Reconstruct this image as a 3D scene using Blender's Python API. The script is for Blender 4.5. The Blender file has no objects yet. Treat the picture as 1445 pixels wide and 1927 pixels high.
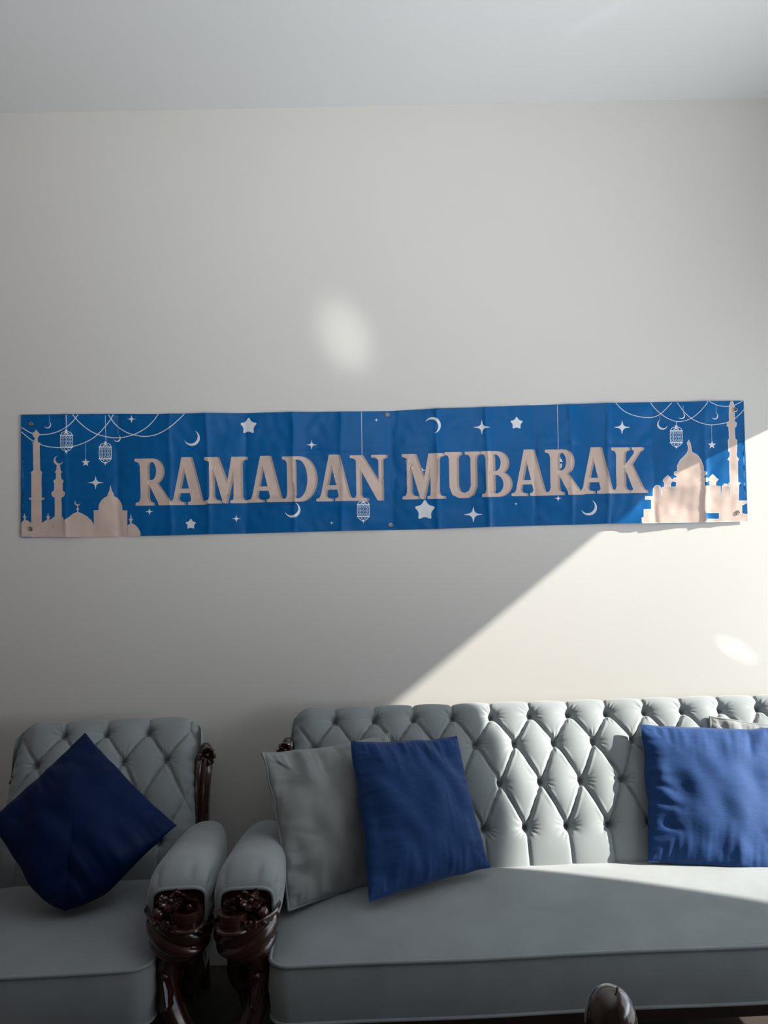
import bpy, math, random
import numpy as np
from mathutils import Vector, Matrix, noise
from mathutils.geometry import delaunay_2d_cdt
PI = math.pi
random.seed(4)
sc = bpy.context.scene
C = sc.collection

# ------------------------------------------------------------------ camera
F_PX, PITCH, ROLL, CAM_Z = 1455.0, math.radians(2.7), math.radians(1.15), 1.5
fw = Vector((0, math.cos(PITCH), math.sin(PITCH)))
r0 = Vector((1, 0, 0)); u0 = Vector((0, -math.sin(PITCH), math.cos(PITCH)))
RT = r0 * math.cos(ROLL) - u0 * math.sin(ROLL)
UP = u0 * math.cos(ROLL) + r0 * math.sin(ROLL)
cam_d = bpy.data.cameras.new('camera'); cam = bpy.data.objects.new('camera', cam_d); C.objects.link(cam)
cam_d.sensor_fit = 'VERTICAL'; cam_d.sensor_height = 24; cam_d.sensor_width = 18
cam_d.lens = F_PX / 1927 * 24
cam_d.clip_start = 0.05
m = Matrix.Identity(4)
for i in range(3):
    m[i][0] = RT[i]; m[i][1] = UP[i]; m[i][2] = -fw[i]
m[2][3] = CAM_Z
cam.matrix_world = m
sc.camera = cam

def wp(px, py, Y):
    """point at depth Y seen at photograph pixel (px, py)"""
    d = fw + RT * ((px - 722.5) / F_PX) - UP * ((py - 963.5) / F_PX)
    k = Y / d.y
    return Vector((d.x * k, Y, CAM_Z + d.z * k))

# ------------------------------------------------------------------ light and exposure
sc.view_settings.view_transform = 'Standard'; sc.view_settings.look = 'None'
sc.view_settings.gamma = 1; sc.view_settings.use_curve_mapping = False
sc.view_settings.exposure = 0.0

w = bpy.data.worlds.new('sky'); sc.world = w; w.use_nodes = True
bg = w.node_tree.nodes['Background']
bg.inputs[0].default_value = (0.62, 0.78, 1.0, 1); bg.inputs[1].default_value = 1.2

SUN_DIR = Vector((-5.35, 1.0, -2.41)).normalized()
sd = bpy.data.lights.new('sun', 'SUN'); sun = bpy.data.objects.new('sun', sd); C.objects.link(sun)
sd.energy = 13.5; sd.angle = math.radians(0.45); sd.color = (1.0, 0.945, 0.85)
sun.rotation_euler = SUN_DIR.to_track_quat('-Z', 'Y').to_euler(); sun.location = (6, 1, 4)

def area(name, loc, target, sx, sy, e, col):
    l = bpy.data.lights.new(name, 'AREA'); o = bpy.data.objects.new(name, l); C.objects.link(o)
    l.shape = 'RECTANGLE'; l.size = sx; l.size_y = sy; l.energy = e; l.color = col
    o.location = loc
    o.rotation_euler = (Vector(target) - Vector(loc)).to_track_quat('-Z', 'Y').to_euler()
    return o
area('window_daylight', (1.94, 1.65, 1.5), (-1.5, 1.8, 1.6), 2.2, 1.2, 10, (0.93, 0.97, 1.0))
gl = area('ground_daylight', (1.93, 0.9, 1.3), (-0.6, 1.4, 3.2), 1.8, 1.0, 25, (0.95, 0.98, 1.0)); gl.data.spread = math.radians(110)
hl = area('high_fill', (0.5, -2.2, 2.7), (-0.1, 3.0, 3.0), 2.6, 0.7, 5.5, (0.96, 0.98, 1.0)); hl.data.spread = math.radians(52)  # added fill lamp for the upper wall; there is no opening behind it

def spot(name, loc, target, e, ang, blend, col, sx=1, sy=1, rz=0, rad=0.004):
    l = bpy.data.lights.new(name, 'SPOT'); o = bpy.data.objects.new(name, l); C.objects.link(o)
    l.energy = e; l.spot_size = math.radians(ang); l.spot_blend = blend; l.color = col; l.shadow_soft_size = rad
    o.location = loc
    q = (Vector(target) - Vector(loc)).to_track_quat('-Z', 'Y')
    o.rotation_euler = (q.to_matrix() @ Matrix.Rotation(rz, 3, 'Z')).to_euler()
    o.scale = (sx, sy, 1)
    return o
WALL_Y = 2.90
spot('glint_upper', (0.9, 0.9, 1.1), wp(648, 632, WALL_Y), 95, 7.2, 1.0, (1, 0.99, 0.93), 1.0, 0.72, math.radians(105), .05)
spot('glint_low', (1.0, 1.2, 1.9), wp(1385, 1222, WALL_Y), 40, 6.0, 0.8, (1, 1, 0.98), 1.0, 0.42, math.radians(-25))
spot('glint_ceiling', (1.4, 1.0, 1.4), (0.72, 2.45, 3.25), 11, 8.0, 1.0, (1, 1, 1), 1.0, 0.25, math.radians(60))

# ------------------------------------------------------------------ helpers
def nodemat(name):
    mt = bpy.data.materials.new(name); mt.use_nodes = True
    return mt, mt.node_tree, mt.node_tree.nodes['Principled BSDF']

def material(name, col, rough=0.8, var=0.0, vscale=6.0, bump=0.0, bscale=200.0, bdist=0.001, sheen=0.0, coat=0.0,
             stretch=(1, 1, 1), metallic=0.0, spec=0.5, bump2=0.0, b2scale=15.0, vdet=4.0, sheencol=None):
    mt, nt, b = nodemat(name)
    L = nt.links
    b.inputs['Base Color'].default_value = (*col, 1)
    b.inputs['Roughness'].default_value = rough
    b.inputs['Metallic'].default_value = metallic
    b.inputs['Specular IOR Level'].default_value = spec
    b.inputs['Sheen Weight'].default_value = sheen
    b.inputs['Sheen Roughness'].default_value = 0.4
    if sheencol: b.inputs['Sheen Tint'].default_value = (*sheencol, 1)
    b.inputs['Coat Weight'].default_value = coat
    b.inputs['Coat Roughness'].default_value = 0.08
    tc = nt.nodes.new('ShaderNodeTexCoord'); mp = nt.nodes.new('ShaderNodeMapping')
    mp.inputs['Scale'].default_value = stretch
    L.new(tc.outputs['Object'], mp.inputs[0])
    if var > 0:
        n = nt.nodes.new('ShaderNodeTexNoise'); n.inputs['Scale'].default_value = vscale; n.inputs['Detail'].default_value = vdet
        L.new(mp.outputs[0], n.inputs['Vector'])
        r = nt.nodes.new('ShaderNodeValToRGB')
        r.color_ramp.elements[0].position = 0.3; r.color_ramp.elements[1].position = 0.7
        r.color_ramp.elements[0].color = (*[max(0, c * (1 - var)) for c in col], 1)
        r.color_ramp.elements[1].color = (*[min(1, c * (1 + var)) for c in col], 1)
        L.new(n.outputs['Fac'], r.inputs[0]); L.new(r.outputs[0], b.inputs['Base Color'])
    prev = None
    for amt, s, dd in ((bump, bscale, bdist), (bump2, b2scale, 0.004)):
        if amt > 0:
            n = nt.nodes.new('ShaderNodeTexNoise'); n.inputs['Scale'].default_value = s; n.inputs['Detail'].default_value = 3
            L.new(mp.outputs[0], n.inputs['Vector'])
            bp = nt.nodes.new('ShaderNodeBump'); bp.inputs['Strength'].default_value = amt; bp.inputs['Distance'].default_value = dd
            L.new(n.outputs['Fac'], bp.inputs['Height'])
            if prev: L.new(prev.outputs[0], bp.inputs['Normal'])
            prev = bp
    if prev: L.new(prev.outputs[0], b.inputs['Normal'])
    return mt

M = {}
M['wall'] = material('wall_paint', (0.72, 0.705, 0.675), 0.55, var=0.012, vscale=1.5, bump=0.06, bscale=90, bump2=0.05, b2scale=3, spec=0.35)
M['wall_rose'] = material('rose_brown_wall_paint', (0.26, 0.20, 0.175), 0.7, var=0.02, vscale=2)
M['ceiling'] = material('ceiling_paint', (0.80, 0.82, 0.83), 0.8, var=0.01, vscale=1.2, bump=0.05, bscale=60)
M['trim'] = material('trim_paint', (0.72, 0.72, 0.70), 0.35)
M['floor'] = material('dark_floor', (0.055, 0.045, 0.038), 0.6, var=0.25, vscale=8)
M['velvet'] = material('grey_velvet', (0.265, 0.295, 0.305), 0.95, var=0.09, vscale=7, bump=0.12, bscale=500, bump2=0.10, b2scale=18, sheen=0.35, spec=0.15)
M['velvet_cushion'] = material('grey_cushion_velvet', (0.235, 0.25, 0.25), 0.95, var=0.08, vscale=14, bump=0.12, bscale=500, bump2=0.25, b2scale=14, sheen=0.25, spec=0.12)
M['blue_linen'] = material('blue_slub_linen', (0.010, 0.045, 0.155), 0.75, var=0.10, vscale=120, bump=0.35, bscale=300, bdist=0.0015, sheen=0.14, spec=0.2,
                           stretch=(0.2, 1, 1), bump2=0.2, b2scale=30)
M['blue_satin'] = material('navy_satin', (0.0008, 0.010, 0.055), 0.55, var=0.1, vscale=10, bump=0.1, bscale=400, sheen=0.0, spec=0.12)
M['wood'] = material('carved_dark_wood', (0.036, 0.011, 0.006), 0.26, var=0.35, vscale=14, coat=0.8, spec=0.5, stretch=(1, 1, .4), bump2=0.05, b2scale=60)
M['wood_black'] = material('black_polished_wood', (0.022, 0.009, 0.006), 0.22, var=0.5, vscale=10, coat=1.0)
M['metal'] = material('brass_grey_metal', (0.45, 0.42, 0.38), 0.35, metallic=1.0)
M['nail'] = material('nail_metal', (0.10, 0.09, 0.08), 0.45, metallic=1.0)
M['vinyl_blue'] = material('banner_blue', (0.001, 0.112, 0.34), 0.36, var=0.07, vscale=5, spec=0.18, bump2=0.3, b2scale=9)
M['vinyl_beige'] = material('banner_beige', (0.65, 0.51, 0.445), 0.42, var=0.05, vscale=9, spec=0.3, bump2=0.3, b2scale=9)
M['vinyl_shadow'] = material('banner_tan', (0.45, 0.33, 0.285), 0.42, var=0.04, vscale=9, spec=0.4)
M['vinyl_white'] = material('banner_white', (0.74, 0.78, 0.82), 0.42, var=0.03, vscale=9, spec=0.4)
M['vinyl_edge'] = material('banner_pale_line', (0.48, 0.62, 0.76), 0.42, spec=0.4)
M['shade_slab'] = material('shade_slab_grey', (0.5, 0.5, 0.48), 0.9, var=0.05)  # only for the added slab that shapes the sunlight
M['paver'] = material('terrace_stone', (0.35, 0.34, 0.32), 0.9, var=0.1)

class MB:
    def __init__(s): s.v = []; s.f = []
    def add(s, vs, fs):
        b = len(s.v); s.v += [tuple(map(float, p)) for p in vs]; s.f += [tuple(int(i) + b for i in f) for f in fs]
    def box(s, x0, x1, y0, y1, z0, z1):
        s.add([(x0,y0,z0),(x1,y0,z0),(x1,y1,z0),(x0,y1,z0),(x0,y0,z1),(x1,y0,z1),(x1,y1,z1),(x0,y1,z1)],
              [(0,3,2,1),(4,5,6,7),(0,1,5,4),(1,2,6,5),(2,3,7,6),(3,0,4,7)])
    def grid(s, P, wrap_u=False, wrap_v=False):
        P = np.asarray(P, float); n, k = P.shape[:2]
        nn = n if wrap_u else n - 1; kk = k if wrap_v else k - 1
        i, j = np.meshgrid(np.arange(nn), np.arange(kk), indexing='ij')
        i2 = (i + 1) % n; j2 = (j + 1) % k
        fs = np.stack([i*k+j, i2*k+j, i2*k+j2, i*k+j2], -1).reshape(-1, 4)
        s.add(P.reshape(-1, 3).tolist(), fs.tolist())
    def tube(s, pts, rad, n=12, closed=False, ell=1.0, flute=0.0, nf=6, caps=True):
        pts = [Vector(p) for p in pts]; m_ = len(pts)
        if not hasattr(rad, '__len__'): rad = [rad] * m_
        rings = []; prev = None
        for i, p in enumerate(pts):
            if closed: t = (pts[(i+1) % m_] - pts[i-1])
            else: t = pts[min(i+1, m_-1)] - pts[max(i-1, 0)]
            t.normalize()
            if prev is None:
                a = Vector((0,0,1)) if abs(t.z) < .9 else Vector((1,0,0))
                prev = (a - t * a.dot(t)).normalized()
            else: prev = (prev - t * prev.dot(t)).normalized()
            q = t.cross(prev)
            ring = []
            for k in range(n):
                a = 2*PI*k/n; rr = rad[i] * (1 + flute * (abs(math.sin(nf*a/2)) - .5))
                ring.append(p + prev*(math.cos(a)*rr*ell) + q*(math.sin(a)*rr))
            rings.append(ring)
        s.grid([[tuple(x) for x in r] for r in rings], wrap_u=closed, wrap_v=True)
        if caps and not closed:
            b = len(s.v)
            s.f.append(tuple(range(b - n, b))); s.f.append(tuple(reversed(range(b - n*m_, b - n*m_ + n))))
    def lathe(s, prof, c, n=24, wob=None):
        P = [[(c[0] + r*math.cos(2*PI*k/n), c[1] + r*math.sin(2*PI*k/n), c[2] + z) for k in range(n)] for r, z in prof]
        s.grid(P, wrap_v=True)
    def ball(s, c, rx, ry=None, rz=None, n=14, kk=9):
        ry = ry or rx; rz = rz or rx
        P = [[(c[0]+rx*math.sin(PI*j/kk)*math.cos(2*PI*k/n), c[1]+ry*math.sin(PI*j/kk)*math.sin(2*PI*k/n), c[2]-rz*math.cos(PI*j/kk))
              for k in range(n)] for j in range(kk+1)]
        s.grid(P, wrap_v=True)
    def leaf(s, base, d, up, L, W, curl=0.5, th=0.004, nu=8):
        """carved acanthus-like leaf: lobed, ridged, curling away along up"""
        base, d, up = Vector(base), Vector(d).normalized(), Vector(up)
        up = (up - d*up.dot(d)).normalized(); sdv = d.cross(up)
        top = []; bot = []
        for i in range(nu+1):
            t = i/nu; wd = W * math.sin(PI*min(1, t*.9+.1))**.7 * (1 + .18*math.cos(t*5*PI))
            ctr = base + d*(L*math.sin(t*1.3)/math.sin(1.3)) + up*(curl*L*t*t)
            rt = []; rb = []
            for j in range(7):
                q = (j-3)/3
                h = th*(1.2 - q*q + .5*math.cos(q*3*PI))
                p = ctr + sdv*(wd*q*.5) - up*(abs(q)**2*W*.2)
                rt.append(tuple(p + up*h)); rb.append(tuple(p - up*th))
            top.append(rt + rb[::-1])
        s.grid(top, wrap_v=True)
    def build(s, name, mat, parent=None, smooth=True, origin=None, recalc=True):
        me = bpy.data.meshes.new(name)
        vs = s.v
        if origin is not None:
            o_ = Vector(origin); vs = [(x-o_.x, y-o_.y, z-o_.z) for x, y, z in vs]
        me.from_pydata(vs, [], s.f); 
        me.materials.append(mat); me.update()
        if recalc:
            import bmesh
            bm = bmesh.new(); bm.from_mesh(me); bmesh.ops.remove_doubles(bm, verts=bm.verts, dist=1e-5)
            bmesh.ops.recalc_face_normals(bm, faces=bm.faces); bm.to_mesh(me); bm.free()
        if smooth:
            me.shade_smooth()
            try: me.set_sharp_from_angle(angle=math.radians(50))
            except Exception: pass
        o = bpy.data.objects.new(name, me); C.objects.link(o)
        if origin is not None: o.location = origin
        if parent: o.parent = parent
        return o

def tag(o, label=None, cat=None, group=None, kind=None):
    if label: o['label'] = label
    if cat: o['category'] = cat
    if group: o['group'] = group
    if kind: o['kind'] = kind
    return o
def empty(name, loc, rz=0):
    o = bpy.data.objects.new(name, None); C.objects.link(o); o.location = loc; o.rotation_euler = (0, 0, rz)
    o.empty_display_size = .1
    return o
def catmull(pts, n):
    pts = np.asarray(pts, float); P = np.vstack([2*pts[0]-pts[1], pts, 2*pts[-1]-pts[-2]]); out = []
    for i in range(1, len(P)-2):
        for k in range(n):
            t = k/n; a, b, c, d = P[i-1], P[i], P[i+1], P[i+2]
            out.append(.5*((2*b)+(-a+c)*t+(2*a-5*b+4*c-d)*t*t+(-a+3*b-3*c+d)*t**3))
    out.append(pts[-1]); return np.array(out)

# ------------------------------------------------------------------ room shell
ceil_z = wp(722, 199, WALL_Y).z
XL, XR, YF = -2.3, 2.0, -2.4
def struct(name, boxes, mat, smooth=False):
    b = MB()
    for x in boxes: b.box(*x)
    o = b.build(name, mat, smooth=False, recalc=False); o['kind'] = 'structure'; return o
struct('floor', [(XL-.1, XR+.1, YF-.1, WALL_Y+.1, -.1, 0)], M['floor'])
# ceiling with a slightly uneven plaster edge where it meets the wall
struct('ceiling', [(XL-.1, XR+.1, YF-.1, WALL_Y+.1, ceil_z, ceil_z+.12)], M['ceiling'])
struct('wall_back', [(XL-.1, XR+.1, WALL_Y, WALL_Y+.15, 0, ceil_z)], M['wall'])
struct('wall_left', [(XL-.15, XL, YF, WALL_Y, 0, ceil_z)], M['wall_rose'])
struct('wall_front', [(XL-.1, XR+.1, YF-.15, YF, 0, ceil_z)], M['wall_rose'])
WY0, WY1, WZ0, WZ1 = 0.35, 2.89, 0.15, 2.25
struct('wall_right', [(XR, XR+.12, YF, WY0, 0, ceil_z), (XR, XR+.12, WY1, WALL_Y, 0, ceil_z),
                      (XR, XR+.12, WY0, WY1, 0, WZ0), (XR, XR+.12, WY0, WY1, WZ1, ceil_z)], M['wall'])
b = MB()
for bx in ((XR+.02, XR+.08, WY0, WY0+.05, WZ0, WZ1), (XR+.02, XR+.08, WY1-.015, WY1, WZ0, WZ1),
           (XR+.02, XR+.08, WY0, WY1, WZ0, WZ0+.05), (XR+.02, XR+.08, WY0, WY1, WZ1-.05, WZ1)):
    b.box(*bx)
tag(b.build('window_1', M['trim'], smooth=False, recalc=False), kind='structure')
b = MB(); bh = .262
b.add([(XL, WALL_Y-.018, 0), (XL, WALL_Y-.018, bh-.02), (XL, WALL_Y-.010, bh-.012), (XL, WALL_Y-.010, bh), (XL, WALL_Y, bh),
       (XR, WALL_Y-.018, 0), (XR, WALL_Y-.018, bh-.02), (XR, WALL_Y-.010, bh-.012), (XR, WALL_Y-.010, bh), (XR, WALL_Y, bh)],
      [(0,5,6,1),(1,6,7,2),(2,7,8,3),(3,8,9,4)])
tag(b.build('baseboard_back', M['trim'], smooth=False), kind='structure')
# added, unseen slab outside the window: its edge draws the diagonal shadow on the wall
EZ = 2.25; WP0 = wp(755, 1315, WALL_Y); SV = Vector((-5.35, 1.0, -2.41))
EDGE_P = WP0 - SV * ((EZ - WP0.z) / 2.41)
def edge_y(x): return EDGE_P.y + (x - EDGE_P.x) * (-0.43)
b = MB()
pts = [Vector((XR+.12, edge_y(XR+.12), 0)), Vector((XR+.12, -4, 0)), Vector((10, -4, 0)), Vector((10, edge_y(10), 0))]
z0 = EDGE_P.z
b.add([(p.x, p.y, z0) for p in pts] + [(p.x, p.y, z0+.06) for p in pts], [(0,3,2,1),(4,5,6,7),(0,1,5,4),(1,2,6,5),(2,3,7,6),(3,0,4,7)])
tag(b.build('shadow_slab', M['shade_slab'], smooth=False), kind='structure')
struct('floor_terrace', [(XR+.12, 12, -8, 8, -.2, -.05)], M['paver'])

# ------------------------------------------------------------------ banner
def z1(x, y): return (20 + .26298*x, 740 + .26298*y)
def z2(x, y): return (380 + .26298*x, 740 + .26298*y)
def z3(x, y): return (720 + .26298*x, 740 + .26298*y)
def z4(x, y): return (1065 + .26298*x, 730 + .26298*y)
SH = []          # (material index, [loops])  even-odd
def shape(mi, *loops): SH.append((mi, [np.array(l, float) for l in loops]))
def T(fn, pts): return [fn(*p) for p in pts]
def ribbon(mi, pts, wd, smooth=True):
    p = catmull(pts, 6) if smooth and len(pts) > 2 else np.array(pts, float)
    d = np.gradient(p, axis=0); d /= np.linalg.norm(d, axis=1)[:, None]
    n = np.stack([-d[:, 1], d[:, 0]], 1)*wd/2
    shape(mi, np.vstack([p+n, (p-n)[::-1]]))
def circ(c, r, n=20): return [(c[0]+r*math.cos(2*PI*k/n), c[1]+r*math.sin(2*PI*k/n)) for k in range(n)]
def crescent(mi, c, R, ang, th=.36, span=2.05):
    a = math.radians(ang); out = []; inn = []
    for k in range(21):
        t = -span + 2*span*k/20
        out.append((c[0]+R*math.cos(a+t), c[1]+R*math.sin(a+t)))
        rr = R*(1 - th*max(0, math.cos(t/span*PI/2)))
        inn.append((c[0]+rr*math.cos(a+t), c[1]+rr*math.sin(a+t)))
    shape(mi, out + inn[::-1][1:-1])
def star(mi, c, R, inner=.5, rnd=True, rot=-90):
    p = [(c[0]+(R if k % 2 == 0 else R*inner)*math.cos(math.radians(rot+36*k)), c[1]+(R if k % 2 == 0 else R*inner)*math.sin(math.radians(rot+36*k))) for k in range(10)]
    p = np.array(p)
    if rnd:
        for _ in range(3): p = np.stack([p*.75+np.roll(p, -1, 0)*.25, p*.25+np.roll(p, -1, 0)*.75], 1).reshape(-1, 2)
        p = (p-np.array(c))*1.12+np.array(c)
    shape(mi, p)
def sparkle(mi, c, R, ry=None):
    ry = ry or R*.85; p = []
    for k in range(24):
        a = 2*PI*k/24; r = 1/(abs(math.cos(a))**.48+abs(math.sin(a))**.48)**(1/.48)
        p.append((c[0]+R*r*math.cos(a), c[1]+ry*r*math.sin(a)))
    shape(mi, p)
BL, BE, SHD, WH, ED = 0, 1, 2, 3, 4
def px(fn, x, y): return fn(x, y)
k_ = .26298
for pts in ([(80,245),(150,285),(230,297),(330,280),(420,230),(485,155)], [(80,278),(160,340),(250,378),(350,390),(440,383),(540,350),(620,298),(700,210),(735,152)],
            [(445,153),(500,215),(580,275),(670,308),(770,318),(870,300),(960,255),(1020,200),(1058,149)], [(700,153),(750,225),(820,275),(890,300),(960,310),(1040,298),(1130,255),(1200,195),(1245,149)]):
    ribbon(WH, T(z1, pts), 1.5)
for pts in ([(350,106),(410,165),(490,200),(590,212),(670,190),(755,107)], [(605,107),(665,175),(740,225),(810,242),(890,220),(960,165),(1010,99)],
            [(795,106),(850,180),(920,235),(1010,265),(1100,258),(1180,238),(1240,190),(1272,155)], [(1020,99),(1080,125),(1140,133),(1200,125),(1262,94)]):
    ribbon(WH, T(z4, pts), 1.1)
for fn, x, a, b_, wd in ((z1,402,158,265,.8),(z1,678,158,350,.8),(z1,280,158,205,.5),(z1,538,355,470,.5),(z1,765,158,290,.5),(z2,1141,135,445,.8),
                        (z3,1249,85,400,.8),(z4,671,180,235,.5),(z4,836,125,180,.5),(z4,1070,125,180,.5),(z4,1038,262,385,.5),(z4,787,240,270,.8)):
    ribbon(ED if wd < .7 else WH, T(fn, [(x,a),(x+ (b_-a)*.015,b_)]), wd, False)
def lantern(fn, cx, cy):
    q = lambda pts: T(fn, [(cx+x, cy+y) for x, y in pts])
    shape(WH, circ(fn(cx, cy-75), 9*k_, 12)); shape(WH, circ(fn(cx, cy+72), 9*k_, 12)); shape(WH, q([(-5,-75),(5,-75),(12,-55),(-12,-55)]))
    shape(WH, q([(-3,70),(3,70),(0,95)])); shape(WH, q([(-46,-47),(46,-47),(46,-38),(-46,-38)])); shape(WH, q([(-46,38),(46,38),(46,47),(-46,47)]))
    ribbon(WH, q([(-40,-45),(-30,-62),(0,-70),(30,-62),(40,-45)]), 1.2); ribbon(WH, q([(-38,45),(-25,62),(0,72),(25,62),(38,45)]), 1.2)
    for x in (-40, -17, 17, 40): ribbon(WH, q([(x,-40),(x*1.07,0),(x,40)]), 1.2 if abs(x) > 20 else .9)
    for x in (-29, 0, 29):
        w_ = 9 if x else 13
        for y in (-26, 0, 26):
            shape(ED, q([(x,y-13),(x+w_,y),(x,y+13),(x-w_,y)]), q([(x,y-7),(x+w_*.5,y),(x,y+7),(x-w_*.5,y)]))
    for x in (-12, 12): shape(ED, q([(x-6,-58),(x+6,-58),(x+8,-50),(x-8,-50)]), ); shape(ED, q([(x-7,52),(x+7,52),(x+4,60),(x-4,60)]))
lantern(z1, 402, 345); lantern(z1, 678, 427); lantern(z2, 1155, 840); lantern(z4, 787, 350)
# lantern seen in the counter of the R
shape(WH, circ(z3(1262, 463), 2.2, 10)); shape(WH, T(z3, [(1250,470),(1275,470),(1287,492),(1250,492)])); shape(ED, T(z3, [(1252,505),(1282,505),(1280,530),(1262,548),(1252,545)]))
for fn, cx, cy, R, a in ((z1,268,228,25,45),(z1,760,322,26,50),(z1,1300,322,56,48),(z2,650,835,56,48),(z3,357,232,58,-38),(z4,690,262,37,128),(z4,826,200,24,42),(z4,1063,203,24,42),(z4,163,857,56,48)):
    crescent(WH, fn(cx, cy), R*k_, a)
for fn, cx, cy, R in ((z2,333,235,62),(z3,958,215,47),(z3,302,838,76),(z1,1290,937,40)): star(WH, fn(cx, cy), R*k_)
for fn, cx, cy, R in ((z1,540,497,31),(z4,1042,409,30)): star(WH, fn(cx, cy), R*k_, .42, False)
for fn, cx, cy, R in ((z1,865,185,33),(z1,610,640,58),(z1,995,847,30),(z2,785,370,40),(z2,246,898,33),(z2,928,928,16),(z2,1248,192,16),(z3,708,245,62),(z3,283,552,26),
                      (z3,648,868,70),(z3,953,792,14),(z3,1254,753,28),(z4,398,283,60)): sparkle(WH, fn(cx, cy), R*k_)
def mir(cx, pts): return pts + [(2*cx-x, y) for x, y in pts[::-1]]
# left skyline
L1 = lambda pts: shape(BE, T(z1, pts))
L1([(77,1027),(77,935),(88,915),(108,905),(128,913),(150,930),(150,1027)]); L1([(100,908),(98,893),(90,885),(98,880),(101,857),(108,880),(118,885),(110,893),(110,908)])
L1([(150,1029),(150,762),(135,760),(135,748),(150,748),(150,575),(145,568),(165,550),(163,362),(155,353),(218,353),(210,362),(215,553),(228,566),(223,578),(224,748),(245,750),(243,762),(224,763),(225,1029)])
L1([(173,356),(175,322),(160,303),(163,285),(178,272),(185,260),(193,272),(208,287),(210,302),(195,322),(198,356)])
L1([(225,1029),(225,930),(248,912),(270,905),(290,912),(310,930),(310,1029)]); L1([(262,908),(262,893),(254,886),(264,880),(271,855),(277,880),(290,886),(279,893),(279,908)])
L1(mir(345, [(319,1029),(320,748),(303,740),(294,722),(298,706),(313,698),(315,642),(307,634),(311,622),(325,614),(328,576),(319,566),(330,550),(333,520),(338,510)]))
L1([(275,1029),(285,905),(315,885),(345,868),(372,882),(392,908),(400,1029)]); crescent(BE, z1(345,482), 34*k_, 135, .45, 2.2)
L1([(395,1029),(395,905),(420,887),(450,862),(482,848),(512,860),(550,882),(580,912),(597,940),(597,1029)]); shape(BE, circ(z1(483,830), 9*k_, 12))
L1([(480,850),(480,795),(486,795),(486,850)]); crescent(BE, z1(482,785), 20*k_, 120, .45, 2.1)
L1([(597,1029),(597,838),(632,838),(634,800),(646,775),(670,750),(695,736),(697,720),(708,700),(716,655),(726,700),(738,716),(740,736),(765,750),(785,775),(797,805),(800,838),(835,838),(835,1027)])
L1([(835,1027),(838,945),(862,930),(887,938),(912,962),(930,995),(930,1022)]); L1([(856,935),(855,912),(844,905),(856,898),(862,860),(869,898),(879,905),(868,912),(868,935)])
# right skyline: pale outline then fill
RS = [[(540,966),(540,930),(555,925),(557,870),(612,868),(612,798),(565,795),(565,778),(625,778),(628,720),(640,702),(657,697),(672,705),(682,730),(683,775),(690,775),(686,712),(785,710),
       (790,675),(795,610),(797,555),(815,520),(850,485),(868,462),(875,430),(866,395),(875,373),(885,395),(892,430),(900,462),(935,480),(962,515),(978,560),(980,605),(985,703),(1098,705),(1100,768),(1110,768),
       (1112,707),(1125,690),(1145,690),(1160,705),(1163,768),(1173,768),(1170,710),(1158,682),(1170,678),(1168,520),(1155,515),(1172,490),(1172,460),(1162,455),(1160,370),(1168,365),(1165,282),(1152,270),(1155,245),(1168,240),
       (1168,130),(1180,97),(1190,97),(1202,130),(1203,240),(1217,250),(1215,275),(1203,285),(1207,365),(1220,372),(1218,455),(1214,470),(1216,490),(1232,515),(1222,525),(1225,675),(1243,680),(1230,710),(1230,808),(1294,810),(1294,822),
       (1255,840),(1257,900),(1296,905),(1297,953)]]
RH = [(990,893),(1092,893),(1092,940),(995,940)]
tur = [(705,712),(705,675),(695,667),(702,650),(714,640),(728,626),(742,640),(752,655),(766,660),(756,672),(747,680),(747,712)]
RS2 = [tur, [(x+318, y-6) for x, y in tur], circ((786,612),13), circ((780,658),13), circ((985,612),13), circ((995,658),13)]
for p in RS + [RH] + RS2:
    q = T(z4, p); q.append(q[0])
    ribbon(WH, q, 1.7, False)
shape(BE, T(z4, RS[0]), T(z4, RH))
for p in RS2: shape(BE, T(z4, p))

# lettering: slab serif capitals in a unit box
def st(x0, x1, s0, s1, top=True, bot=True, t=.055):
    """stem with bracketed slab serifs reaching s0..s1"""
    p = []
    if top: p += [(x0, .16), (x0-.25*(x0-s0), t+.03), (s0, t), (s0, 0), (s1, 0), (s1, t), (x1+.25*(s1-x1), t+.03), (x1, .16)]
    else: p += [(x0, 0), (x1, 0)]
    if bot: p += [(x1, .84), (x1+.25*(s1-x1), .97-t), (s1, 1-t), (s1, 1), (s0, 1), (s0, 1-t), (x0-.25*(x0-s0), .97-t), (x0, .84)]
    else: p += [(x1, 1), (x0, 1)]
    return p
def bowl(x0, cx, rx, y0, y1, n=16):
    cy, ry = (y0+y1)/2, (y1-y0)/2
    return [(x0, y0)] + [(cx+rx*math.sin(PI*k/n), cy-ry*math.cos(PI*k/n)) for k in range(n+1)] + [(x0, y1)]
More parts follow.
